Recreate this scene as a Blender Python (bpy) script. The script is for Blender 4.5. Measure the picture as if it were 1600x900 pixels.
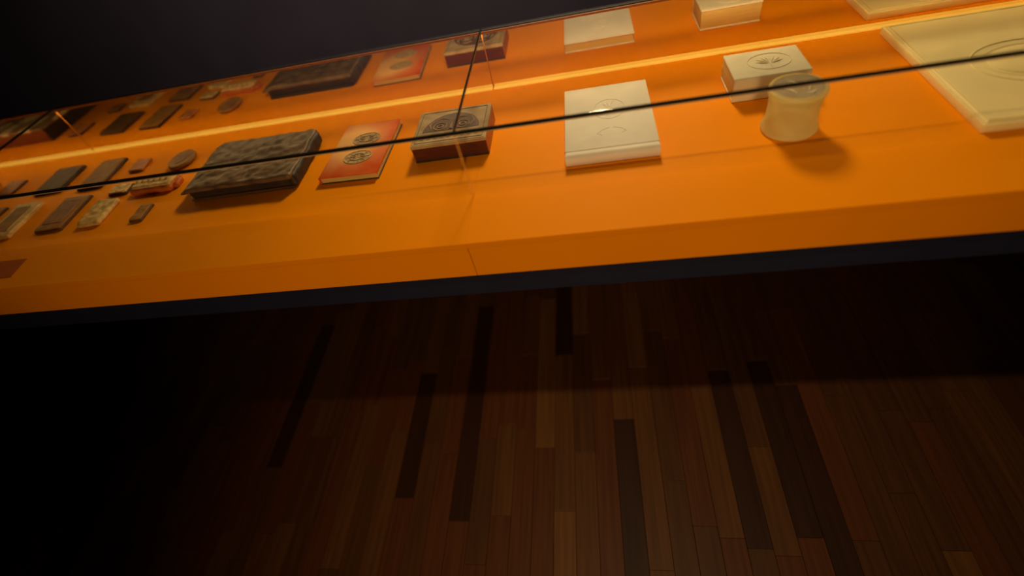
import bpy, bmesh, math, random
from mathutils import Vector, Matrix, noise

random.seed(7)
for o in list(bpy.data.objects):
    bpy.data.objects.remove(o, do_unlink=True)
scene = bpy.context.scene
COL = scene.collection
PI = math.pi

DZ = 0.85                      # height of the display deck above the floor
# ------------------------------------------------------------------ camera
cam_d = bpy.data.cameras.new('camera')
cam = bpy.data.objects.new('camera', cam_d)
COL.objects.link(cam)
FPX = 751.34
cam_d.sensor_width = 36.0
cam_d.lens = FPX / 1600 * 36.0
cam_d.clip_start = 0.02
cam_d.dof.use_dof = True; cam_d.dof.focus_distance = 1.12; cam_d.dof.aperture_fstop = 0.8
CAMPOS = Vector((0.25352, -1.24184, DZ + 0.6))
RGT = Vector((0.97890223, 0.06698065, -0.1930114))
DWN = Vector((-0.07498526, -0.7607955, -0.64463802))
FWD = Vector((-0.19007271, 0.64552598, -0.73972185))
m = Matrix.Identity(4)
for i in range(3):
    m[i][0] = RGT[i]; m[i][1] = -DWN[i]; m[i][2] = -FWD[i]; m[i][3] = CAMPOS[i]
cam.matrix_world = m
scene.camera = cam

# ------------------------------------------------------------------ world, exposure, lights
w = bpy.data.worlds.new('gallery_dark'); scene.world = w
w.use_nodes = True
bg = w.node_tree.nodes['Background']
bg.inputs[0].default_value = (0.9, 0.75, 0.7, 1); bg.inputs[1].default_value = 0.004
vs = scene.view_settings
vs.view_transform = 'Standard'; vs.look = 'None'; vs.gamma = 1.0; vs.use_curve_mapping = False
vs.exposure = 0.0

def aim(o, target):
    d = Vector(target) - o.location
    o.rotation_euler = d.to_track_quat('-Z', 'Y').to_euler()

def spot(name, loc, target, power, col, size, blend, radius):
    d = bpy.data.lights.new(name, 'SPOT'); d.energy = power; d.color = col
    d.spot_size = math.radians(size); d.spot_blend = blend; d.shadow_soft_size = radius
    o = bpy.data.objects.new(name, d); COL.objects.link(o); o.location = loc; aim(o, target)
    return o
# track spot behind the case, a second one above the visitor side, added fills for the fascia and the back wall
spot('track_spot_behind', (0.30, 1.15, DZ + 1.30), (0.25, -0.35, DZ), 138, (1.0, 0.74, 0.38), 110, 1.0, 0.20)
spot('track_spot_front', (0.35, -0.92, DZ + 1.55), (0.40, -0.80, 0), 30, (1.0, 0.72, 0.38), 74, 1.0, 0.035)
spot('fascia_fill', (0.25, -3.4, DZ + 0.15), (0.05, -0.60, DZ - 0.05), 115, (1.0, 0.63, 0.28), 64, 1.0, 0.25)  # added fill that brightens the fascia from the front, not a real fixture
spot('wall_fill', (-0.5, 0.5, 2.75), (-0.8, 2.2, 0.5), 105, (0.95, 0.80, 0.82), 120, 1.0, 0.2)  # added fill that lifts the back wall, not a real fixture
ld = bpy.data.lights.new('case_led', 'AREA'); ld.shape = 'RECTANGLE'; ld.size = 5.2; ld.size_y = 0.005
ld.energy = 3.0; ld.color = (1.0, 0.70, 0.30)
lo = bpy.data.objects.new('case_led', ld); COL.objects.link(lo)
lo.location = (0, -0.0045, DZ + 0.1385); lo.rotation_euler = (math.radians(-12), 0, 0)

# ------------------------------------------------------------------ materials
def new_mat(name):
    mt = bpy.data.materials.new(name); mt.use_nodes = True
    nt = mt.node_tree
    return mt, nt, nt.nodes['Principled BSDF']

def mat(name, col, rough=0.6, var=0.12, scale=30, bump=0.0, bscale=60, metal=0.0, spec=0.5, col2=None, sss=0.0, stretch=None, detail=5):
    mt, nt, b = new_mat(name)
    N = nt.nodes; L = nt.links
    tc = N.new('ShaderNodeTexCoord'); mp = N.new('ShaderNodeMapping')
    L.new(tc.outputs['Object'], mp.inputs[0])
    if stretch: mp.inputs['Scale'].default_value = stretch
    nz = N.new('ShaderNodeTexNoise'); nz.inputs['Scale'].default_value = scale; nz.inputs['Detail'].default_value = detail
    L.new(mp.outputs[0], nz.inputs['Vector'])
    rp = N.new('ShaderNodeValToRGB')
    c2 = col2 if col2 else tuple(min(1, c * (1 + var)) for c in col)
    c1 = col if col2 else tuple(c * (1 - var) for c in col)
    rp.color_ramp.elements[0].color = (*c1, 1); rp.color_ramp.elements[1].color = (*c2, 1)
    rp.color_ramp.elements[0].position = 0.32; rp.color_ramp.elements[1].position = 0.68
    L.new(nz.outputs[0], rp.inputs[0]); L.new(rp.outputs[0], b.inputs['Base Color'])
    b.inputs['Roughness'].default_value = rough; b.inputs['Metallic'].default_value = metal
    b.inputs['Specular IOR Level'].default_value = spec
    if sss:
        b.inputs['Subsurface Weight'].default_value = sss
        b.inputs['Subsurface Radius'].default_value = (0.02, 0.012, 0.006)
        b.inputs['Subsurface Scale'].default_value = 1.0
    if bump:
        n2 = N.new('ShaderNodeTexNoise'); n2.inputs['Scale'].default_value = bscale; n2.inputs['Detail'].default_value = 6
        L.new(mp.outputs[0], n2.inputs['Vector'])
        bp = N.new('ShaderNodeBump'); bp.inputs['Strength'].default_value = bump; bp.inputs['Distance'].default_value = 0.004
        L.new(n2.outputs[0], bp.inputs['Height']); L.new(bp.outputs[0], b.inputs['Normal'])
    return mt

M = {}
M['orange'] = mat('orange_laminate', (0.90, 0.285, 0.0004), 0.55, 0.02, 6, 0.0, 500, spec=0.04)
M['charcoal'] = mat('charcoal_paint', (0.12, 0.098, 0.098), 0.9, 0.08, 3, 0.05, 200, spec=0.1)
M['ceiling'] = mat('black_ceiling', (0.03, 0.027, 0.027), 0.9, 0.08, 3)
M['skirt'] = mat('blue_black_board', (0.009, 0.012, 0.040), 0.55, 0.08, 12, spec=0.3)
M['black'] = mat('black_paint', (0.012, 0.011, 0.011), 0.6, 0.1, 20)
M['seal'] = mat('black_seal', (0.008, 0.007, 0.006), 0.8, 0.1, 40, spec=0.08)
M['edge'] = mat('lit_glass_edge', (0.62, 0.45, 0.28), 0.4, 0.1, 40)  # pale amber stands in for light caught along the glass edge
M['brass'] = mat('amber_rail', (0.60, 0.20, 0.01), 0.5, 0.05, 60, spec=0.2)
M['caption'] = mat('dark_red_card', (0.42, 0.085, 0.001), 0.6, 0.05, 40)
M['ivory'] = mat('ivory_white', (0.78, 0.72, 0.63), 0.6, 0.05, 22, 0.06, 90, sss=0.08, spec=0.18)
M['ivory_warm'] = mat('warm_ivory', (0.80, 0.72, 0.52), 0.6, 0.06, 18, 0.06, 90, sss=0.08, spec=0.18)
M['pages'] = mat('page_edges', (0.64, 0.44, 0.14), 0.8, 0.12, 12, 0.25, 40, stretch=(1, 1, 60))
M['cream'] = mat('cream_slab', (0.90, 0.75, 0.37), 0.55, 0.05, 10, 0.04, 60, sss=0.06, spec=0.25)
M['leather'] = mat('rough_dark_leather', (0.080, 0.047, 0.026), 0.40, 0.3, 30, 0.35, 40, col2=(0.20, 0.125, 0.068), spec=0.25)
M['leather_dark'] = mat('dark_leather_edge', (0.022, 0.012, 0.008), 0.6, 0.3, 60, 0.4, 80)
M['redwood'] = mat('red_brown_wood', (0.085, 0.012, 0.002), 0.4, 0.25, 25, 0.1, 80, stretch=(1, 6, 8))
M['redwood_lit'] = mat('lit_red_wood', (0.34, 0.085, 0.02), 0.4, 0.2, 25, 0.1, 80, stretch=(6, 1, 8))  # box wood lightened so the sides look lit
M['print'] = mat('aged_print_paper', (0.34, 0.22, 0.11), 0.6, 0.2, 30, col2=(0.54, 0.40, 0.23), spec=0.15)
M['ink'] = mat('brown_ink', (0.12, 0.055, 0.035), 0.6, 0.25, 60)
M['ink_light'] = mat('pale_ink', (0.40, 0.28, 0.18), 0.6, 0.2, 60, spec=0.15)
M['medal'] = mat('dull_gilt', (0.34, 0.20, 0.09), 0.5, 0.3, 140, 0.6, 180, col2=(0.50, 0.35, 0.17))
M['t_dark'] = mat('dark_horn', (0.085, 0.045, 0.018), 0.5, 0.25, 60, 0.3, 90, col2=(0.15, 0.08, 0.03), spec=0.15)
M['t_brown'] = mat('brown_bone', (0.24, 0.115, 0.03), 0.5, 0.2, 60, 0.3, 90, col2=(0.36, 0.18, 0.05), spec=0.15)
M['t_tan'] = mat('tan_bone', (0.46, 0.28, 0.09), 0.45, 0.2, 60, 0.5, 110, col2=(0.78, 0.54, 0.20), spec=0.15)
M['t_edge'] = mat('dark_tablet_edge', (0.055, 0.022, 0.012), 0.6, 0.2, 60)
M['t_panel'] = mat('red_brown_panel', (0.22, 0.10, 0.055), 0.55, 0.25, 90, 0.5, 140, col2=(0.34, 0.17, 0.09), spec=0.15)
M['coral'] = mat('coral_red', (0.50, 0.12, 0.02), 0.4, 0.15, 50, 0.2, 90, spec=0.15)
M['russet'] = mat('russet_bone', (0.45, 0.17, 0.05), 0.45, 0.2, 60, 0.3, 90, spec=0.15)
M['casket_side'] = mat('casket_side_red', (0.20, 0.045, 0.012), 0.5, 0.2, 30)
M['gap'] = mat('floor_gap', (0.03, 0.011, 0.005), 0.9, 0.1, 20)

# red cover, worn to pale peach in the middle (the wear has a shape of its own)
def red_cover():
    mt, nt, b = new_mat('worn_red_cover'); N = nt.nodes; L = nt.links
    tc = N.new('ShaderNodeTexCoord'); mp = N.new('ShaderNodeMapping')
    mp.inputs['Scale'].default_value = (7.5, 6.0, 1.0)
    mp.inputs['Location'].default_value = (0.25, -0.15, 0)
    L.new(tc.outputs['Object'], mp.inputs[0])
    nz = N.new('ShaderNodeTexNoise'); nz.inputs['Scale'].default_value = 22; nz.inputs['Detail'].default_value = 5
    L.new(tc.outputs['Object'], nz.inputs['Vector'])
    g = N.new('ShaderNodeTexGradient'); g.gradient_type = 'QUADRATIC_SPHERE'
    L.new(mp.outputs[0], g.inputs[0])
    mx = N.new('ShaderNodeMath'); mx.operation = 'MULTIPLY_ADD'; mx.inputs[1].default_value = 0.30
    L.new(nz.outputs[0], mx.inputs[0]); L.new(g.outputs['Fac'], mx.inputs[2])
    rp = N.new('ShaderNodeValToRGB')
    rp.color_ramp.elements[0].position = 0.12; rp.color_ramp.elements[0].color = (0.64, 0.066, 0.001, 1)
    rp.color_ramp.elements[1].position = 0.62; rp.color_ramp.elements[1].color = (0.88, 0.47, 0.16, 1)
    L.new(mx.outputs[0], rp.inputs[0]); L.new(rp.outputs[0], b.inputs['Base Color'])
    b.inputs['Roughness'].default_value = 0.5; b.inputs['Specular IOR Level'].default_value = 0.15
    return mt
M['red'] = red_cover()

# casket lid: cream and brown marbling
def casket_lid():
    mt, nt, b = new_mat('casket_lid_veneer'); N = nt.nodes; L = nt.links
    tc = N.new('ShaderNodeTexCoord')
    wv = N.new('ShaderNodeTexWave'); wv.inputs['Scale'].default_value = 4; wv.inputs['Distortion'].default_value = 5
    wv.inputs['Detail'].default_value = 2; wv.inputs['Detail Scale'].default_value = 2
    L.new(tc.outputs['Object'], wv.inputs['Vector'])
    rp = N.new('ShaderNodeValToRGB')
    rp.color_ramp.elements[0].position = 0.3; rp.color_ramp.elements[0].color = (0.22, 0.12, 0.05, 1)
    rp.color_ramp.elements[1].position = 0.6; rp.color_ramp.elements[1].color = (0.62, 0.47, 0.25, 1)
    L.new(wv.outputs['Color'], rp.inputs[0]); L.new(rp.outputs[0], b.inputs['Base Color'])
    b.inputs['Roughness'].default_value = 0.5
    return mt
M['casket_lid'] = casket_lid()

def translucent_resin():
    mt, nt, b = new_mat('frosted_resin'); N = nt.nodes; L = nt.links
    nz = N.new('ShaderNodeTexNoise'); nz.inputs['Scale'].default_value = 35; nz.inputs['Detail'].default_value = 4
    tc = N.new('ShaderNodeTexCoord'); L.new(tc.outputs['Object'], nz.inputs['Vector'])
    rp = N.new('ShaderNodeValToRGB')
    rp.color_ramp.elements[0].color = (0.64, 0.60, 0.30, 1); rp.color_ramp.elements[1].color = (0.80, 0.76, 0.42, 1)
    L.new(nz.outputs[0], rp.inputs[0]); L.new(rp.outputs[0], b.inputs['Base Color'])
    b.inputs['Roughness'].default_value = 0.42
    b.inputs['Subsurface Weight'].default_value = 0.3
    b.inputs['Subsurface Radius'].default_value = (0.03, 0.02, 0.01); b.inputs['Subsurface Scale'].default_value = 1.0
    bp = N.new('ShaderNodeBump'); bp.inputs['Strength'].default_value = 0.2; bp.inputs['Distance'].default_value = 0.003
    L.new(nz.outputs[0], bp.inputs['Height']); L.new(bp.outputs[0], b.inputs['Normal'])
    tl = N.new('ShaderNodeBsdfTranslucent'); tl.inputs[0].default_value = (0.96, 0.93, 0.50, 1)
    gl = N.new('ShaderNodeBsdfTransparent'); gl.inputs[0].default_value = (0.95, 0.88, 0.70, 1)
    m1 = N.new('ShaderNodeMixShader'); m1.inputs[0].default_value = 0.55
    m2 = N.new('ShaderNodeMixShader'); m2.inputs[0].default_value = 0.20
    L.new(b.outputs[0], m1.inputs[1]); L.new(tl.outputs[0], m1.inputs[2])
    L.new(m1.outputs[0], m2.inputs[1]); L.new(gl.outputs[0], m2.inputs[2])
    L.new(m2.outputs[0], N['Material Output'].inputs[0])
    return mt
M['disc'] = mat('mauve_grey_resin', (0.36, 0.28, 0.17), 0.5, 0.15, 40, 0.2, 60, spec=0.2)
M['resin'] = translucent_resin()

def pane_glass(name, tint, refl):
    mt = bpy.data.materials.new(name); mt.use_nodes = True; nt = mt.node_tree; N = nt.nodes; L = nt.links
    N.remove(N['Principled BSDF'])
    tr = N.new('ShaderNodeBsdfTransparent'); tr.inputs[0].default_value = (*tint, 1)
    gl = N.new('ShaderNodeBsdfGlossy'); gl.inputs['Roughness'].default_value = 0.02
    fr = N.new('ShaderNodeLayerWeight'); fr.inputs['Blend'].default_value = 0.5
    pw = N.new('ShaderNodeMath'); pw.operation = 'POWER'; pw.inputs[1].default_value = 4.0
    L.new(fr.outputs['Facing'], pw.inputs[0])
    ma = N.new('ShaderNodeMath'); ma.operation = 'MULTIPLY_ADD'; ma.inputs[1].default_value = 0.8; ma.inputs[2].default_value = refl
    L.new(pw.outputs[0], ma.inputs[0])
    mx = N.new('ShaderNodeMixShader')
    L.new(ma.outputs[0], mx.inputs[0]); L.new(tr.outputs[0], mx.inputs[1]); L.new(gl.outputs[0], mx.inputs[2])
    L.new(mx.outputs[0], N['Material Output'].inputs[0])
    return mt
def silicone():
    mt, nt, b = new_mat('clear_silicone'); N = nt.nodes; L = nt.links
    nz = N.new('ShaderNodeTexNoise'); nz.inputs['Scale'].default_value = 40
    rp = N.new('ShaderNodeValToRGB')
    rp.color_ramp.elements[0].color = (0.75, 0.36, 0.06, 1); rp.color_ramp.elements[1].color = (0.9, 0.48, 0.10, 1)
    L.new(nz.outputs[0], rp.inputs[0]); L.new(rp.outputs[0], b.inputs['Base Color'])
    b.inputs['Roughness'].default_value = 0.4
    tr = N.new('ShaderNodeBsdfTransparent'); mx = N.new('ShaderNodeMixShader'); mx.inputs[0].default_value = 0.17
    L.new(tr.outputs[0], mx.inputs[1]); L.new(b.outputs[0], mx.inputs[2]); L.new(mx.outputs[0], N['Material Output'].inputs[0])
    return mt
M['clear_seal'] = silicone()
M['glass_top'] = pane_glass('lid_glass', (0.95, 0.955, 0.95), 0.03)
M['glass_front'] = pane_glass('front_glass', (0.99, 0.995, 0.99), 0.015)

def mirror_mat():
    mt, nt, b = new_mat('amber_mirror'); N = nt.nodes; L = nt.links
    nz = N.new('ShaderNodeTexNoise'); nz.inputs['Scale'].default_value = 6
    tc = N.new('ShaderNodeTexCoord'); L.new(tc.outputs['Object'], nz.inputs['Vector'])
    mr = N.new('ShaderNodeMapRange'); mr.inputs['To Min'].default_value = 0.015; mr.inputs['To Max'].default_value = 0.04
    L.new(nz.outputs[0], mr.inputs['Value']); L.new(mr.outputs[0], b.inputs['Roughness'])
    b.inputs['Base Color'].default_value = (0.92, 0.84, 0.76, 1); b.inputs['Metallic'].default_value = 1.0
    return mt
M['mirror'] = mirror_mat()

def led_strip():
    mt, nt, b = new_mat('led_strip_diffuser'); N = nt.nodes; L = nt.links
    nz = N.new('ShaderNodeTexNoise'); nz.inputs['Scale'].default_value = 25
    tc = N.new('ShaderNodeTexCoord'); L.new(tc.outputs['Object'], nz.inputs['Vector'])
    rp = N.new('ShaderNodeValToRGB')
    rp.color_ramp.elements[0].color = (0.90, 0.42, 0.035, 1); rp.color_ramp.elements[1].color = (1.0, 0.50, 0.06, 1)
    L.new(nz.outputs[0], rp.inputs[0]); L.new(rp.outputs[0], b.inputs['Emission Color'])
    b.inputs['Emission Strength'].default_value = 0.6
    b.inputs['Base Color'].default_value = (0.8, 0.5, 0.1, 1); b.inputs['Roughness'].default_value = 0.5
    return mt
M['led'] = led_strip()

def wood(name, c):
    mt, nt, b = new_mat(name); N = nt.nodes; L = nt.links
    tc = N.new('ShaderNodeTexCoord'); oi = N.new('ShaderNodeObjectInfo')
    cm = N.new('ShaderNodeVectorMath'); cm.operation = 'SCALE'; cm.inputs['Scale'].default_value = 17.0
    cb = N.new('ShaderNodeCombineXYZ')
    for k in range(3): L.new(oi.outputs['Random'], cb.inputs[k])
    L.new(cb.outputs[0], cm.inputs[0])
    ad = N.new('ShaderNodeVectorMath'); ad.operation = 'ADD'
    L.new(tc.outputs['Object'], ad.inputs[0]); L.new(cm.outputs[0], ad.inputs[1])
    mp = N.new('ShaderNodeMapping'); mp.inputs['Scale'].default_value = (60, 2.2, 20); L.new(ad.outputs[0], mp.inputs[0])
    nz = N.new('ShaderNodeTexNoise'); nz.inputs['Scale'].default_value = 1.6; nz.inputs['Detail'].default_value = 5
    L.new(mp.outputs[0], nz.inputs['Vector'])
    rp = N.new('ShaderNodeValToRGB')
    rp.color_ramp.elements[0].position = 0.3; rp.color_ramp.elements[0].color = (*[k * 0.72 for k in c], 1)
    rp.color_ramp.elements[1].position = 0.72; rp.color_ramp.elements[1].color = (*[k * 1.2 for k in c], 1)
    L.new(nz.outputs[0], rp.inputs[0]); L.new(rp.outputs[0], b.inputs['Base Color'])
    b.inputs['Roughness'].default_value = 0.5; b.inputs['Specular IOR Level'].default_value = 0.3
    return mt
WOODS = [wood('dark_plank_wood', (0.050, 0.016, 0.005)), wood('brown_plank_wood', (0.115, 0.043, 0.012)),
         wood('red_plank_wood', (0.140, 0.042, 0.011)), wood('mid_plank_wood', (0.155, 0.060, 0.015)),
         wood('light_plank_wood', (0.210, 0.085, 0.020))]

# ------------------------------------------------------------------ mesh helpers
def add_box(bm, lo, hi, bev=0.0, seg=2):
    c = [(a + b) / 2 for a, b in zip(lo, hi)]; s = [b - a for a, b in zip(lo, hi)]
    g = bmesh.ops.create_cube(bm, size=1.0, matrix=Matrix.Translation(c) @ Matrix.Diagonal((*s, 1)))
    if bev:
        es = list({e for v in g['verts'] for e in v.link_edges})
        bmesh.ops.bevel(bm, geom=es, offset=bev, segments=seg, affect='EDGES', profile=0.5)
    return bm
def box(lo, hi, bev=0.0, seg=2):
    return add_box(bmesh.new(), lo, hi, bev, seg)

def obj(name, bm, mt, parent=None, loc=(0, 0, 0), rz=0.0, smooth=False):
    me = bpy.data.meshes.new(name)
    bmesh.ops.recalc_face_normals(bm, faces=bm.faces)
    bm.to_mesh(me); bm.free()
    if smooth:
        for p in me.polygons: p.use_smooth = True
        try: me.set_sharp_from_angle(angle=math.radians(40))
        except Exception: pass
    me.materials.append(M[mt] if isinstance(mt, str) else mt)
    o = bpy.data.objects.new(name, me); COL.objects.link(o)
    o.location = loc; o.rotation_euler = (0, 0, rz)
    if parent: o.parent = parent
    return o

def tag(o, label=None, cat=None, group=None, kind=None):
    if label: o['label'] = label
    if cat: o['category'] = cat
    if group: o['group'] = group
    if kind: o['kind'] = kind
    return o
def thing(name, label, cat, loc, rz=0.0, group=None):
    o = bpy.data.objects.new(name, None); COL.objects.link(o); o.empty_display_size = 0.03
    o.location = loc; o.rotation_euler = (0, 0, rz)
    return tag(o, label, cat, group)

def add_tube(bm, pts, r, n=6, closed=False):
    pts = [Vector(p) for p in pts]; rings = []
    N = len(pts)
    for i, p in enumerate(pts):
        if closed: t = pts[(i + 1) % N] - pts[i - 1]
        else: t = pts[min(i + 1, N - 1)] - pts[max(i - 1, 0)]
        t.normalize()
        up = Vector((0, 0, 1)) if abs(t.z) < 0.9 else Vector((1, 0, 0))
        a = t.cross(up).normalized(); b = a.cross(t).normalized()
        rr = r[i] if isinstance(r, (list, tuple)) else r
        rings.append([bm.verts.new(p + a * (rr * math.cos(2 * PI * k / n)) + b * (rr * math.sin(2 * PI * k / n))) for k in range(n)])
    m_ = N if closed else N - 1
    for i in range(m_):
        A, B = rings[i], rings[(i + 1) % N]
        for k in range(n):
            bm.faces.new((A[k], A[(k + 1) % n], B[(k + 1) % n], B[k]))
    if not closed:
        bm.faces.new(rings[0][::-1]); bm.faces.new(rings[-1])
    return bm
def ellipse(cx, cy, z, rx, ry, n=32, a0=0, a1=2 * PI, full=True):
    k = n if full else n + 1
    return [(cx + rx * math.cos(a0 + (a1 - a0) * i / n), cy + ry * math.sin(a0 + (a1 - a0) * i / n), z) for i in range(k)]
def add_disc(bm, poly, z0, z1):
    lo = [bm.verts.new((p[0], p[1], z0)) for p in poly]; hi = [bm.verts.new((p[0], p[1], z1)) for p in poly]
    n = len(poly)
    for i in range(n): bm.faces.new((lo[i], lo[(i + 1) % n], hi[(i + 1) % n], hi[i]))
    bm.faces.new(hi); bm.faces.new(lo[::-1])
    return bm
def add_lathe(bm, prof, n=48):
    rings = []
    for r, z in prof:
        if r < 1e-5: rings.append([bm.verts.new((0, 0, z))])
        else: rings.append([bm.verts.new((r * math.cos(2 * PI * k / n), r * math.sin(2 * PI * k / n), z)) for k in range(n)])
    for A, B in zip(rings, rings[1:]):
        if len(A) == 1 and len(B) == 1: continue
        for k in range(n):
            if len(A) == 1: bm.faces.new((A[0], B[k], B[(k + 1) % n]))
            elif len(B) == 1: bm.faces.new((A[k], A[(k + 1) % n], B[0]))
            else: bm.faces.new((A[k], A[(k + 1) % n], B[(k + 1) % n], B[k]))
    return bm
def lumpy(lo, hi, bev, cuts, amp, freq, seed, zonly=False, plan=None):
    """rounded block with an uneven surface; plan(x,y) may shift the outline"""
    bm = bmesh.new()
    c = Vector([(a + b) / 2 for a, b in zip(lo, hi)]); s = Vector([b - a for a, b in zip(lo, hi)])
    nx, ny, nz = cuts
    # grid box built face by face
    def grid(o, u, v, nu, nv):
        vs_ = [[bm.verts.new(o + u * (i / nu) + v * (j / nv)) for j in range(nv + 1)] for i in range(nu + 1)]
        for i in range(nu):
            for j in range(nv):
                bm.faces.new((vs_[i][j], vs_[i + 1][j], vs_[i + 1][j + 1], vs_[i][j + 1]))
    L0 = Vector(lo); X = Vector((s.x, 0, 0)); Y = Vector((0, s.y, 0)); Z = Vector((0, 0, s.z))
    grid(L0, X, Y, nx, ny); grid(L0 + Z, X, Y, nx, ny)
    grid(L0, X, Z, nx, nz); grid(L0 + Y, X, Z, nx, nz)
    grid(L0, Y, Z, ny, nz); grid(L0 + X, Y, Z, ny, nz)
    bmesh.ops.remove_doubles(bm, verts=bm.verts, dist=1e-5)
    h = s / 2
    for v in bm.verts:
        p = v.co - c
        q = Vector([max(-(h[k] - bev), min(h[k] - bev, p[k])) for k in range(3)])
        d = p - q
        if d.length > 1e-9: p = q + d.normalized() * bev
        P = p + c
        n_ = noise.noise_vector(Vector((P.x * freq + seed, P.y * freq, P.z * freq)))
        k = noise.fractal(Vector((P.x * freq * 1.3 + seed * 3, P.y * freq * 1.3, P.z * freq)), 1.0, 2.0, 3)
        top = max(0.0, min(1.0, (P.z - lo[2]) / max(1e-6, s.z)))
        if zonly: P = P + Vector((n_.x * amp * .5, n_.y * amp * .5, k * amp * top))
        else: P = P + Vector((n_.x * amp, n_.y * amp, k * amp * top))
        if plan: P = plan(P)
        v.co = P
    zmin = min(v.co.z for v in bm.verts)
    for v in bm.verts:
        v.co.z = max(lo[2], v.co.z)
    return bm

# ------------------------------------------------------------------ setting
def project(p):
    q = Vector(p) - CAMPOS
    z = q.dot(FWD)
    if z < 0.05: return None
    return (800 + FPX * q.dot(RGT) / z, 450 + FPX * q.dot(DWN) / z)

RX0, RX1, RY0, RY1, RH = -6.2, 4.2, -3.6, 2.2, 3.0
floor = tag(obj('floor', box((RX0, RY0, -0.06), (RX1, RY1, -0.010)), 'gap'), kind='structure')
tag(obj('ceiling', box((RX0, RY0, RH), (RX1, RY1, RH + .05)), 'ceiling'), kind='structure')
tag(obj('wall_back', box((RX0, RY1, -0.06), (RX1, RY1 + .1, RH)), 'charcoal'), kind='structure')
tag(obj('wall_left', box((RX0 - .1, RY0, -0.06), (RX0, RY1, RH)), 'charcoal'), kind='structure')
tag(obj('wall_right', box((RX1, RY0, -0.06), (RX1 + .1, RY1, RH)), 'charcoal'), kind='structure')
tag(obj('wall_front', box((RX0, RY0 - .1, -0.06), (RX1, RY0, RH)), 'charcoal'), kind='structure')

# strip flooring: every strip in view is its own piece, the rest of the room is one joined part
PW = 0.062
overrides = []   # (x, y, wood)
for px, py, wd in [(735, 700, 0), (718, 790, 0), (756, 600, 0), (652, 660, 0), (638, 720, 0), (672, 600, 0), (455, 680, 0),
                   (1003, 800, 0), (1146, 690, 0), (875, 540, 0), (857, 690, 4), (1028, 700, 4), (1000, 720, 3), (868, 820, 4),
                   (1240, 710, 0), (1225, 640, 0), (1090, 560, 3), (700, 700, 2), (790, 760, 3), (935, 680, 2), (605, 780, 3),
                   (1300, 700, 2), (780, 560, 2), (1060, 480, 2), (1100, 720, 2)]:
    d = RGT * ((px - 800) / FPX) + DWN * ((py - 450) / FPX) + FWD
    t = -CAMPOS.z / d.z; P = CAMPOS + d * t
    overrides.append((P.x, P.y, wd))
plank_mesh = {}
def plank_data(L_, wi):
    k = (L_, wi)
    if k not in plank_mesh:
        bm = box((-PW / 2 + .0004, -L_ / 2 + .0004, -0.011), (PW / 2 - .0004, L_ / 2 - .0004, 0), 0)
        top = [e for e in bm.edges if all(v.co.z > -1e-6 for v in e.verts)]
        bmesh.ops.bevel(bm, geom=top, offset=0.0006, segments=1, affect='EDGES')
        me = bpy.data.meshes.new('plank'); bm.to_mesh(me); bm.free(); me.materials.append(WOODS[wi])
        plank_mesh[k] = me
    return plank_mesh[k]
cands = []
x = RX0 + PW / 2
rng = random.Random(21)
while x < RX1 - PW / 2 + 1e-6:
    y = RY0 - rng.uniform(0, .3)
    while y < RY1:
        L_ = rng.choice((0.28, 0.36, 0.44, 0.52, 0.60))
        wi = rng.choices((0, 1, 2, 3, 4), (3, 38, 30, 26, 3))[0]
        a, b = max(y, RY0), min(y + L_, RY1)
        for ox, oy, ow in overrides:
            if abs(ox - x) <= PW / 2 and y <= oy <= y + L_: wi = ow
        full = (a == y and b == y + L_)
        vis = 0
        if full and b < 0.30:
            for yy in (a, (a + b) / 2, b):
                q = project((x, yy, 0))
                if q and -60 < q[0] < 1660 and 395 < q[1] < 960 and q[1] > 493 - 0.083 * q[0]: vis = 1
        cands.append((x, a, b, L_, wi, vis))
        y += L_
    x += PW
vis_c = [c for c in cands if c[5]]
vis_c.sort(key=lambda c: (Vector((c[0], (c[1] + c[2]) / 2, 0)) - CAMPOS).length)
keep = set(id(c) for c in vis_c[:300])
print('planks in view', len(vis_c))
rest = {}
for c in cands:
    x, a, b, L_, wi, vis = c
    if id(c) in keep:
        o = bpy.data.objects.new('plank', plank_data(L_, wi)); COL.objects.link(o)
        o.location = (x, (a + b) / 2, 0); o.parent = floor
    elif b - a > 0.01:
        rest.setdefault(wi, []).append((x, a, b))
bm = bmesh.new()
for wi, ls in rest.items():
    for x, a, b in ls:
        n0 = len(bm.faces)
        g = bmesh.ops.create_cube(bm, size=1, matrix=Matrix.Translation((x, (a + b) / 2, -0.0055)) @ Matrix.Diagonal((PW - .0014, b - a - .0012, 0.011, 1)))
        for f in {f for v in g['verts'] for f in v.link_faces}: f.material_index = wi
me = bpy.data.meshes.new('outer_planks'); bm.to_mesh(me); bm.free()
for wm in WOODS: me.materials.append(wm)
po = bpy.data.objects.new('outer_planks', me); COL.objects.link(po); po.parent = floor; po['kind'] = 'stuff'

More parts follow.
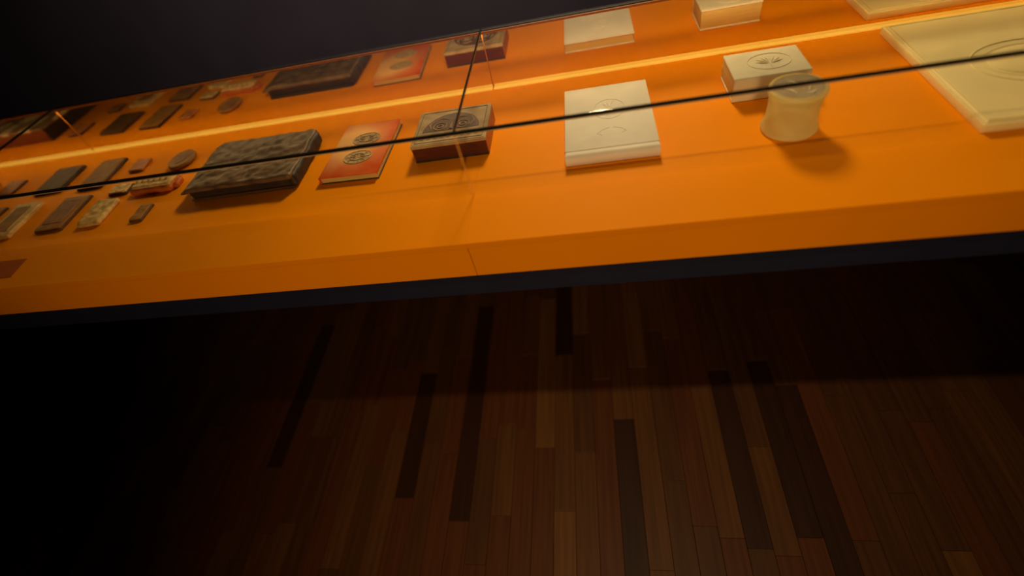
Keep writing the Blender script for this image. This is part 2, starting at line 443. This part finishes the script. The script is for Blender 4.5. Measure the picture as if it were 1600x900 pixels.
# ------------------------------------------------------------------ the display table
CX0, CX1, PANEL = -2.64, 2.64, 1.32
YF = -0.4567                    # front glass
YL, ZL = -0.5930, -0.0060       # lip edge
ZB = -0.0965                    # bottom of the orange fascia
GH = 0.1492                     # glass height
tbl = thing('display_table', 'long orange laminate display table with blue-black skirt standing on plank floor', 'table', (0, 0, 0))
def prism_x(prof, x0, x1):
    bm = bmesh.new()
    A = [bm.verts.new((x0, y, z)) for y, z in prof]; B = [bm.verts.new((x1, y, z)) for y, z in prof]
    n = len(prof)
    for i in range(n): bm.faces.new((A[i], A[(i + 1) % n], B[(i + 1) % n], B[i]))
    bm.faces.new(A[::-1]); bm.faces.new(B)
    return bm
for i in range(4):
    x0 = CX0 + i * PANEL + .0006; x1 = x0 + PANEL - .0012
    obj('deck_panel', prism_x([(0.03, DZ), (YF, DZ), (YL, DZ + ZL), (YL + .0005, DZ + ZL - .014), (YF, DZ - .020), (0.03, DZ - .020)], x0 - .0005, x1 + .0005), 'orange', tbl)
    obj('fascia_panel', prism_x([(YL + .0006, DZ + ZL - .0143), (YL + .0006, DZ + ZB), (YL + .018, DZ + ZB), (YL + .018, DZ + ZL - .0143)], x0, x1), 'orange', tbl)
# fascia: flush below the lip edge
obj('skirt', prism_x([(YL + .006, DZ + ZB), (YL + .006, DZ + ZB - .064), (0.03, DZ + ZB - .064), (0.03, DZ + ZB)], CX0, CX1), 'skirt', tbl)
obj('core', box((CX0 + .002, YL + .019, DZ + ZB), (CX1 - .002, 0.03, DZ - .0205)), 'black', tbl)
obj('support_plinth', box((CX0 + .3, 0.10, 0.0), (CX1 - .3, 0.50, DZ + ZB - .064)), 'black', tbl)
obj('rear_shelf', box((CX0, 0.0302, DZ + ZB - .064), (CX1, 0.50, DZ - .03)), 'black', tbl)

case = thing('display_case', 'low glass case with black seals, mirrored back and glowing yellow light strip', 'display case', (0, 0, DZ))
for i in range(4):
    x0 = CX0 + i * PANEL + .002
    obj('light_strip', box((x0, -.0150, 0.0), (x0 + PANEL - .004, -.0005, 0.0035), 0.001, 1), 'led', case)

tilt = [0.0, 0.0, 0.0, 0.0]
for i in range(4):
    x0 = CX0 + i * PANEL + .0008
    obj('mirror_pane', box((x0, 0.0, 0.0), (x0 + PANEL - .0016, 0.006, GH - .0045)), 'mirror', case)
obj('backing_board', box((CX0, 0.0065, 0.0), (CX1, 0.022, GH - .02)), 'black', case)
obj('top_rail', box((CX0, -0.0065, GH - .009), (CX1, 0.0065, GH - .0045), 0.0008, 1), 'brass', case)
for i in range(1, 4):
    xx = CX0 + i * PANEL
    obj('joint', box((xx - .0010, -.0012, 0.004), (xx + .0010, 0.0005, GH - .010)), 'brass', case)

for i in range(4):
    x0 = CX0 + i * PANEL + .002
    obj('top_pane', box((x0, YF + .004, GH - .004), (x0 + PANEL - .004, 0.006, GH)), 'glass_top', case)
    bm = box((x0, YF - .003, 0.0003), (x0 + PANEL - .004, YF + .003, GH - .006))
    bm.normal_update()
    bmesh.ops.delete(bm, geom=[f for f in bm.faces if f.normal.z < -.9], context='FACES_ONLY')   # foot bedded on the deck
    obj('front_pane', bm, 'glass_front', case)
for sx in (CX0, CX1):
    obj('end_pane', box((sx - .003, YF + .004, 0.0005), (sx + .003, -.001, GH - .004)), 'glass_front', case)
obj('front_seal', box((CX0, YF - .0028, GH - .0045), (CX1, YF + .0032, GH + .0004), 0.0008, 1), 'seal', case)
obj('pane_edge', box((CX0, YF - .0030, GH - .0062), (CX1, YF + .0030, GH - .0046)), 'edge', case)
for i in range(1, 4):
    xx = CX0 + i * PANEL
    obj('top_seal', box((xx - .0018, YF + .0036, GH - .0042), (xx + .0018, 0.006, GH + .0004)), 'seal', case)
    obj('front_joint_seal', box((xx - .0020, YF - .0034, 0.0003), (xx + .0020, YF + .0034, GH - .0064)), 'clear_seal', case)

lab = obj('caption_card', box((-1.52, -0.029, 0.0), (-1.14, 0.029, 0.0012)), 'caption')
lab.location = (0, -0.5285, DZ - 0.0033); lab.rotation_euler = (math.atan2(0.006, 0.1363), 0, 0)
tag(lab, 'flat dark red caption card lying on the sloping front lip of the case', 'card')

# ------------------------------------------------------------------ exhibits
E0 = DZ + 0.0002

# --- white book, spine to the front
X0, X1, Y0, Y1, H = .193, .381, -.403, -.130, .026
wb = thing('white_book', 'large white closed book with faint embossed cover, spine facing the front', 'book', ((X0 + X1) / 2, (Y0 + Y1) / 2, E0))
hx, hy = (X1 - X0) / 2, (Y1 - Y0) / 2
obj('text_block', box((-hx + .003, -hy + .008, .003), (hx - .004, hy - .004, H - .003)), 'pages', wb)
obj('back_cover', box((-hx, -hy + .006, 0), (hx, hy, .003), .0010, 2), 'ivory', wb, smooth=True)
fc = obj('front_cover', box((-hx, -hy + .021, H - .003), (hx, hy, H), .0010, 2), 'ivory', wb, smooth=True)
obj('hinge', box((-hx + .001, -hy + .008, H - .0035), (hx - .001, -hy + .0215, H - .0012), .0008, 1), 'ivory', wb, smooth=True)
bm = bmesh.new()                  # rounded spine
n = 14; prof = []
for k in range(n + 1):
    a = -PI / 2 - PI * k / n
    prof.append((-hy + .010 + .010 * math.cos(a), H / 2 + (H / 2 + .0004) * math.sin(a)))
inner = [(-hy + .010 + .0075 * math.cos(-PI / 2 - PI * k / n), H / 2 + (H / 2 - .0025) * math.sin(-PI / 2 - PI * k / n)) for k in range(n + 1)]
pr = prof + inner[::-1]
A = [bm.verts.new((-hx, y, z)) for y, z in pr]; B = [bm.verts.new((hx, y, z)) for y, z in pr]
N_ = len(pr)
for i in range(N_): bm.faces.new((A[i], A[(i + 1) % N_], B[(i + 1) % N_], B[i]))
for k in range(n):
    for S_ in (A, B): bm.faces.new((S_[k], S_[k + 1], S_[N_ - 2 - k], S_[N_ - 1 - k]))
obj('spine', bm, 'ivory', wb, smooth=True)
obj('emboss', add_tube(bmesh.new(), ellipse(.004, .030, H, .034, .040, 40), .0007, 5, True), 'ivory', fc)
bm = bmesh.new()
for a in (-2.4, -1.9, -1.57, -1.2, -.7, 1.1, 1.57, 2.0):
    add_tube(bm, [(.004 + .008 * math.cos(a), .030 + .008 * math.sin(a), H), (.004 + .020 * math.cos(a + .15), .03 + .024 * math.sin(a + .15), H + .0002), (.004 + .029 * math.cos(a), .03 + .035 * math.sin(a), H)], [.0006, .0011, .0004], 5)
obj('emboss', bm, 'ivory', fc)
for s in (-1, 1):
    bm = bmesh.new()
    add_tube(bm, [(.004 + s * .004, -.045, H), (.004 + s * .020, -.052, H), (.004 + s * .030, -.064, H), (.004 + s * .020, -.070, H)], .0007, 5)
    obj('emboss_curl', bm, 'ivory', fc)

# --- small thick white book with embossed oval
X0, X1, Y0, Y1, H = .548, .697, -.242, -.128, .052
tb = thing('thick_book', 'small thick white book with a leafy emblem in an oval on its cover', 'book', ((X0 + X1) / 2, (Y0 + Y1) / 2, E0))
hx, hy = (X1 - X0) / 2, (Y1 - Y0) / 2
obj('text_block', box((-hx + .0012, -hy + .004, .005), (hx - .0012, hy - .0012, H - .005), .002, 2), 'pages', tb, smooth=True)
fc = obj('front_cover', box((-hx, -hy + .001, H - .006), (hx, hy, H), .0028, 3), 'ivory_warm', tb, smooth=True)
obj('back_cover', box((-hx, -hy + .001, 0), (hx, hy, .006), .0025, 3), 'ivory_warm', tb, smooth=True)
obj('spine', box((-hx + .0005, -hy, .001), (hx - .0005, -hy + .006, H - .001), .0025, 3), 'ivory_warm', tb, smooth=True)
obj('oval_emboss', add_tube(bmesh.new(), ellipse(.006, .002, H, .042, .034, 44), .0011, 6, True), 'ivory_warm', fc)
bm = bmesh.new()
add_tube(bm, [(.006, -.030, H), (.006, -.012, H + .0004), (.006, .004, H)], [.0012, .0016, .0008], 6)
for a, l in ((-1.15, .024), (-.8, .026), (-.42, .027), (-.12, .028), (.12, .028), (.42, .027), (.8, .026), (1.15, .024)):
    bx_, by_ = .006, -.010
    dx, dy = math.sin(a), math.cos(a)
    add_tube(bm, [(bx_ + dx * .005, by_ + dy * .004, H), (bx_ + dx * l * .7, by_ + dy * l * .7, H + .0010), (bx_ + dx * l * 1.25, by_ + dy * l * 1.25, H)], [.0007, .0017, .0004], 6)
obj('leaf_emblem', bm, 'ivory_warm', fc)

# --- frosted spool-shaped vessel
sp = thing('resin_spool', 'frosted translucent spool-shaped piece with flared foot in front of thick book', 'spool', (.628, -.357, E0))
obj('body', add_lathe(bmesh.new(), [(0, 0), (.044, 0), (.0495, .0015), (.0510, .004), (.0505, .008), (.0480, .012), (.0462, .018), (.0450, .028), (.0445, .042), (.0448, .056), (.0460, .066), (.048, .073), (.0500, .077), (.0505, .081), (.049, .0845), (.045, .0855), (0, .0845)], 64), 'resin', sp, smooth=True)
bm = bmesh.new()
for P_ in ([(-.012, .022, .0855), (-.004, .012, .0862), (.002, .002, .0858), (-.002, -.008, .0862)],
           [(.016, .014, .0855), (.012, .004, .0862), (.018, -.006, .0862), (.012, -.018, .0856)],
           [(-.026, -.004, .0855), (-.016, -.012, .0862), (-.010, -.024, .0857)],
           [(.006, -.026, .0855), (.016, -.028, .0862), (.024, -.020, .0857)]):
    add_tube(bm, P_, [.0010] + [.0022] * (len(P_) - 2) + [.0010], 7)
obj('top_relief', bm, 'ivory_warm', sp, smooth=True)
obj('top_disc', add_lathe(bmesh.new(), [(0, .0846), (.0425, .0849), (.0425, .0856), (0, .0856)], 48), 'disc', sp)
obj('top_rim', add_tube(bmesh.new(), ellipse(0, 0, .0852, .0440, .0440, 48), .0012, 6, True), 'resin', sp, smooth=True)

# --- large cream slab with rim and oval relief
X0, X1, Y0, Y1, H = .908, 1.30, -.447, -.036, .019
sl = thing('cream_slab', 'very large flat cream album with raised rim and oval relief at right end', 'album', ((X0 + X1) / 2, (Y0 + Y1) / 2, E0))
hx, hy = (X1 - X0) / 2, (Y1 - Y0) / 2
obj('body', box((-hx, -hy, 0), (hx, hy, H - .003), .002, 2), 'cream', sl, smooth=True)
cv = obj('cover', box((-hx + .012, -hy + .012, H - .0032), (hx - .012, hy - .012, H - .0012), .0006, 1), 'cream', sl)
bm = bmesh.new()
add_tube(bm, [(-hx + .008, -hy + .008, H - .0045), (hx - .008, -hy + .008, H - .0045), (hx - .008, hy - .008, H - .0045), (-hx + .008, hy - .008, H - .0045)], .0045, 8, True)
obj('raised_rim', bm, 'cream', sl, smooth=True)
bm = bmesh.new()
add_tube(bm, ellipse(-.02, -.02, H - .0018, .105, .080, 60), .0022, 8, True)
add_tube(bm, ellipse(-.02, -.02, H - .0015, .088, .062, 60), .0010, 8, True)
obj('oval_relief', bm, 'cream', cv, smooth=True)
bm = bmesh.new()
prof = [(.080 * math.cos(t), .006 * math.sin(t)) for t in [PI / 2 * k / 8 for k in range(9)]]
g = add_lathe(bm, [(r, z) for r, z in prof], 40)
for v in bm.verts: v.co = Vector((v.co.x - .02, v.co.y * .70 - .02, v.co.z + H - .0014))
obj('dome_relief', bm, 'cream', cv, smooth=True)

# --- wooden box with printed lid
X0, X1, Y0, Y1, H = -.157, .020, -.312, -.164, .0445
wbx = thing('wooden_box', 'reddish wooden box with an ornate brown printed paper lid under the glass joint', 'box', ((X0 + X1) / 2, (Y0 + Y1) / 2, E0))
hx, hy = (X1 - X0) / 2, (Y1 - Y0) / 2
obj('body', box((-hx + .002, -hy + .002, 0), (hx - .002, hy - .002, H - .009), .001, 1), 'redwood', wbx)
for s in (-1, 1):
    obj('lit_side', box((s * (hx - .001) - .001, -hy + .004, .001), (s * (hx - .001) + .001, hy - .004, H - .009)), 'redwood_lit', wbx)
lid = obj('lid', box((-hx, -hy, H - .009), (hx, hy, H - .0012), .0012, 2), 'print', wbx)
obj('lid_print', box((-hx + .004, -hy + .004, H - .0013), (hx - .004, hy - .004, H - .0004)), 'print', lid)
bm = bmesh.new()
add_tube(bm, [(-hx + .009, -hy + .010, H - .0004), (hx - .009, -hy + .010, H - .0004), (hx - .009, hy - .010, H - .0004), (-hx + .009, hy - .010, H - .0004)], .0010, 4, True)
obj('border_line', bm, 'ink', lid)
poly = [(p[0], p[1]) for p in ellipse(0, -.022, 0, .068, .072, 30, 0, PI, False)]
obj('dark_arch', add_disc(bmesh.new(), poly, H - .0005, H + .0001), 'ink', lid)
bm = bmesh.new()
for s in (-1, 1):
    add_tube(bm, ellipse(s * .027, -.004, H + .0002, .016, .015, 20), .0016, 5, True)
    add_tube(bm, ellipse(s * .027, -.004, H + .0002, .007, .007, 14), .0018, 5, True)
    add_tube(bm, [(s * .048, -.012, H), (s * .054, .006, H + .0002), (s * .046, .024, H)], [.001, .0026, .001], 5)
    add_tube(bm, [(s * .008, .022, H), (s * .022, .030, H + .0002), (s * .036, .026, H)], [.001, .002, .001], 5)
add_tube(bm, [(0, -.018, H), (0, -.006, H + .0002), (0, .012, H)], [.004, .002, .0006], 5)
obj('scroll_print', bm, 'ink_light', lid)
bm = bmesh.new()
for k in range(9):
    xx = -.064 + k * .016
    add_tube(bm, ellipse(xx, -.046, H - .0004, .0055, .0075, 12), .0011, 4, True)
obj('frieze_print', bm, 'ink', lid)
obj('base_foot', box((-hx + .0005, -hy + .0005, 0), (hx - .0005, hy - .0005, .0045), .0008, 1), 'leather_dark', wbx)

# --- red book with two medallions
X0, X1, Y0, Y1, H = -.385, -.236, -.350, -.122, .017
rb = thing('red_book', 'worn red book with two dull gilt oval medallions beside the wooden box', 'book', ((X0 + X1) / 2, (Y0 + Y1) / 2, E0), math.radians(-1.5))
hx, hy = (X1 - X0) / 2, (Y1 - Y0) / 2
obj('text_block', box((-hx + .004, -hy + .0025, .0022), (hx - .0025, hy - .0025, H - .0022)), 'pages', rb)
obj('back_cover', box((-hx, -hy, 0), (hx, hy, .0024), .0009, 2), 'leather_dark', rb)
fc = obj('front_cover', box((-hx, -hy, H - .0024), (hx, hy, H), .0009, 2), 'red', rb, smooth=True)
obj('spine', box((-hx - .002, -hy, .0002), (-hx + .004, hy, H - .0003), .0026, 3), 'red', rb, smooth=True)
for cy in (-.042, .036):
    o = obj('medallion', add_disc(bmesh.new(), [(p[0], p[1]) for p in ellipse(0.004, cy, 0, .036, .026, 28)], H - .0003, H + .0006), 'medal', fc)
    bm = bmesh.new()
    add_tube(bm, ellipse(0.004, cy, H + .0005, .036, .026, 28), .0011, 5, True)
    add_tube(bm, ellipse(0.004, cy, H + .0008, .020, .013, 20), .0012, 5, True)
    for k in range(8):
        a = k * PI / 4
        add_tube(bm, [(.004 + .008 * math.cos(a), cy + .005 * math.sin(a), H + .0008), (.004 + .031 * math.cos(a), cy + .022 * math.sin(a), H + .0008)], .0009, 4)
    obj('relief', bm, 'medal', o)

# --- big rough leather volume
X0, X1, Y0, Y1, H = -.757, -.452, -.352, -.150, .040
lb = thing('leather_book', 'big rough dark brown leather volume with crumpled cover and overhanging flap', 'book', ((X0 + X1) / 2, (Y0 + Y1) / 2, E0), math.radians(0.5))
hx, hy = (X1 - X0) / 2, (Y1 - Y0) / 2
obj('text_block', lumpy((-hx + .014, -hy + .006, .006), (hx - .008, hy - .006, H - .008), .004, (20, 14, 4), .0015, 30, 2.0), 'leather_dark', lb, smooth=True)
obj('back_cover', lumpy((-hx + .012, -hy, 0), (hx - .004, hy, .009), .004, (24, 16, 3), .0015, 25, 5.0), 'leather_dark', lb, smooth=True)
def flap(P):
    # the left side of the cover sags over the edge
    t = max(0.0, (-hx + .045 - P.x) / .05)
    return Vector((P.x, P.y, P.z - .014 * t * t))
obj('front_cover', lumpy((-hx - .004, -hy - .002, H - .014), (hx + .001, hy, H), .0065, (80, 56, 5), .0030, 32, 9.0, True, flap), 'leather', lb, smooth=True)
obj('fold', lumpy((hx - .016, -hy + .004, .004), (hx + .006, hy - .004, H - .004), .009, (6, 40, 10), .002, 40, 4.0), 'leather_dark', lb, smooth=True)

# --- small tablets and carved pieces on the left
def tablet(name, label, cat, cx, cy, sx, sy, h, mt, rz=0.0, edge=None, panel=None, lump=0.0012, seed=1.0, bev=.003, taper=0.0, group='small carved pieces'):
    t = thing(name, label, cat, (cx, cy, E0), math.radians(rz), group)
    hx, hy = sx / 2, sy / 2
    def tp(P):
        k = 1 - taper * (P.y / hy) * 0.5
        return Vector((P.x * k, P.y, P.z))
    if edge:
        obj('base', box((-hx, -hy, 0), (hx, hy, h * .62), .001, 1), edge, t)
        obj('face', lumpy((-hx + .0015, -hy + .002, h * .60), (hx - .002, hy - .0015, h), bev * .6, (14, 24, 2), lump, 60, seed, True, tp), mt, t, smooth=True)
    else:
        obj('face', lumpy((-hx, -hy, 0), (hx, hy, h), bev, (14, 24, 5), lump, 60, seed, True, tp), mt, t, smooth=True)
    if panel:
        px, py, pm, raised = panel
        obj('centre_panel', lumpy((-hx * px, -hy * py, h - .001), (hx * px, hy * py, h + raised), .001, (12, 20, 2), .0007, 110, seed + 3, True), pm, t, smooth=True)
        bm = bmesh.new()
        add_tube(bm, [(-hx * px, -hy * py, h + .0004), (hx * px, -hy * py, h + .0004), (hx * px, hy * py, h + .0004), (-hx * px, hy * py, h + .0004)], .0012, 5, True)
        obj('moulding', bm, mt, t)
    return t
tablet('bone_tablet', 'sliver of russet tablet at the far left edge by the light strip', 'tablet', -1.500, -.165, .060, .075, .008, 'russet', 0, 't_edge', seed=1.3)
tablet('bone_tablet', 'darkest small tablet, in the back row left of the brown one', 'tablet', -1.318, -.158, .096, .125, .010, 't_dark', 3, 't_edge', seed=2.1)
tablet('bone_tablet', 'plain brown tablet in the back row beside the tiny russet piece', 'tablet', -1.162, -.158, .082, .140, .010, 't_brown', 3, 't_edge', seed=3.7)
tablet('bone_chip', 'tiny russet rectangular piece between brown tablet and oval disc', 'tablet', -1.043, -.140, .048, .058, .008, 'russet', 3, seed=4.4)
tablet('bone_chip', 'small pale piece beside the beaded coral bar', 'tablet', -1.026, -.256, .058, .042, .010, 't_tan', 4, 't_edge', seed=6.2, lump=.002)
tablet('bone_tablet', 'tiny brown tablet cut off by the left picture edge in the front row', 'tablet', -1.440, -.292, .050, .052, .008, 't_brown', 0, 't_edge', seed=7.9)
tablet('bone_tablet', 'pale tan framed tablet, leftmost of the three long front ones', 'tablet', -1.322, -.342, .088, .145, .012, 't_tan', 3, None, (.62, .70, 't_brown', .0008), seed=8.3)
tablet('bone_tablet', 'tan framed tablet with red-brown centre and dark edge in the front row', 'tablet', -1.156, -.335, .084, .140, .010, 't_brown', 3, 't_edge', (.66, .66, 't_panel', .0008), seed=9.6)
tablet('bone_tablet', 'rough pale bone tablet with rounded back, rightmost long one in front row', 'tablet', -1.025, -.355, .066, .100, .014, 't_tan', 3, None, seed=10.8, lump=.0035, bev=.006)
tablet('bone_chip', 'smallest brown carved chip in the front row near the leather volume', 'tablet', -.880, -.375, .036, .064, .009, 't_brown', 3, 't_edge', seed=12.1, lump=.002)

# oval disc
od = thing('oval_disc', 'brown oval disc with raised rim lying by the light strip', 'disc', (-.890, -.150, E0), 0, 'small carved pieces')
bm = bmesh.new()
add_lathe(bm, [(0, 0), (.030, 0), (.036, .004), (.037, .009), (.035, .0125), (.031, .0135), (.028, .0125), (0, .012)], 40)
for v in bm.verts: v.co.y *= 1.25
o = obj('body', bm, 't_brown', od, smooth=True)
obj('centre_panel', add_disc(bmesh.new(), [(p[0], p[1]) for p in ellipse(0, 0, 0, .018, .024, 24)], .0115, .0135), 't_panel', od)

# beaded coral bar
cb = thing('carved_bar', 'coral red carved bar with pale beaded top left of the leather volume', 'carving', (-.905, -.262, E0), math.radians(1), 'small carved pieces')
obj('base', lumpy((-.064, -.030, 0), (.064, .030, .016), .006, (24, 12, 4), .0015, 50, 3.3, True), 'coral', cb, smooth=True)
obj('top', lumpy((-.058, -.022, .013), (.060, .024, .022), .004, (24, 12, 3), .0015, 70, 5.3, True), 't_tan', cb, smooth=True)
for k in range(6):
    bm = bmesh.new(); bmesh.ops.create_uvsphere(bm, u_segments=10, v_segments=7, radius=.0085)
    for v in bm.verts: v.co.z *= .7
    obj('bead', bm, 't_tan', cb, (-.046 + k * .0185, .004, .0215), smooth=True)
obj('end_knob', lumpy((.058, -.018, 0), (.076, .016, .014), .006, (8, 8, 5), .001, 60, 6.6), 'coral', cb, smooth=True)

# casket beyond the left picture edge, seen in the mirror
ck = thing('casket', 'casket with marbled cream lid and dark end, visible only in the mirror at left', 'casket', (-1.76, -.245, E0), math.radians(0))
obj('body', box((-.17, -.125, 0), (.17, .125, .042), .002, 1), 'casket_side', ck)
obj('end_board', box((.1695, -.122, .001), (.176, .122, .041), .001, 1), 'leather_dark', ck)
obj('end_board', box((-.176, -.122, .001), (-.1695, .122, .041), .001, 1), 'leather_dark', ck)
ld_ = obj('lid', box((-.178, -.130, .042), (.178, .130, .052), .002, 2), 'casket_lid', ck)
bm = bmesh.new()
add_tube(bm, ellipse(.05, 0, .052, .09, .07, 36), .003, 6, True)
add_tube(bm, ellipse(-.08, 0, .052, .06, .06, 36), .003, 6, True)
obj('lid_ornament', bm, 'ink', ld_)
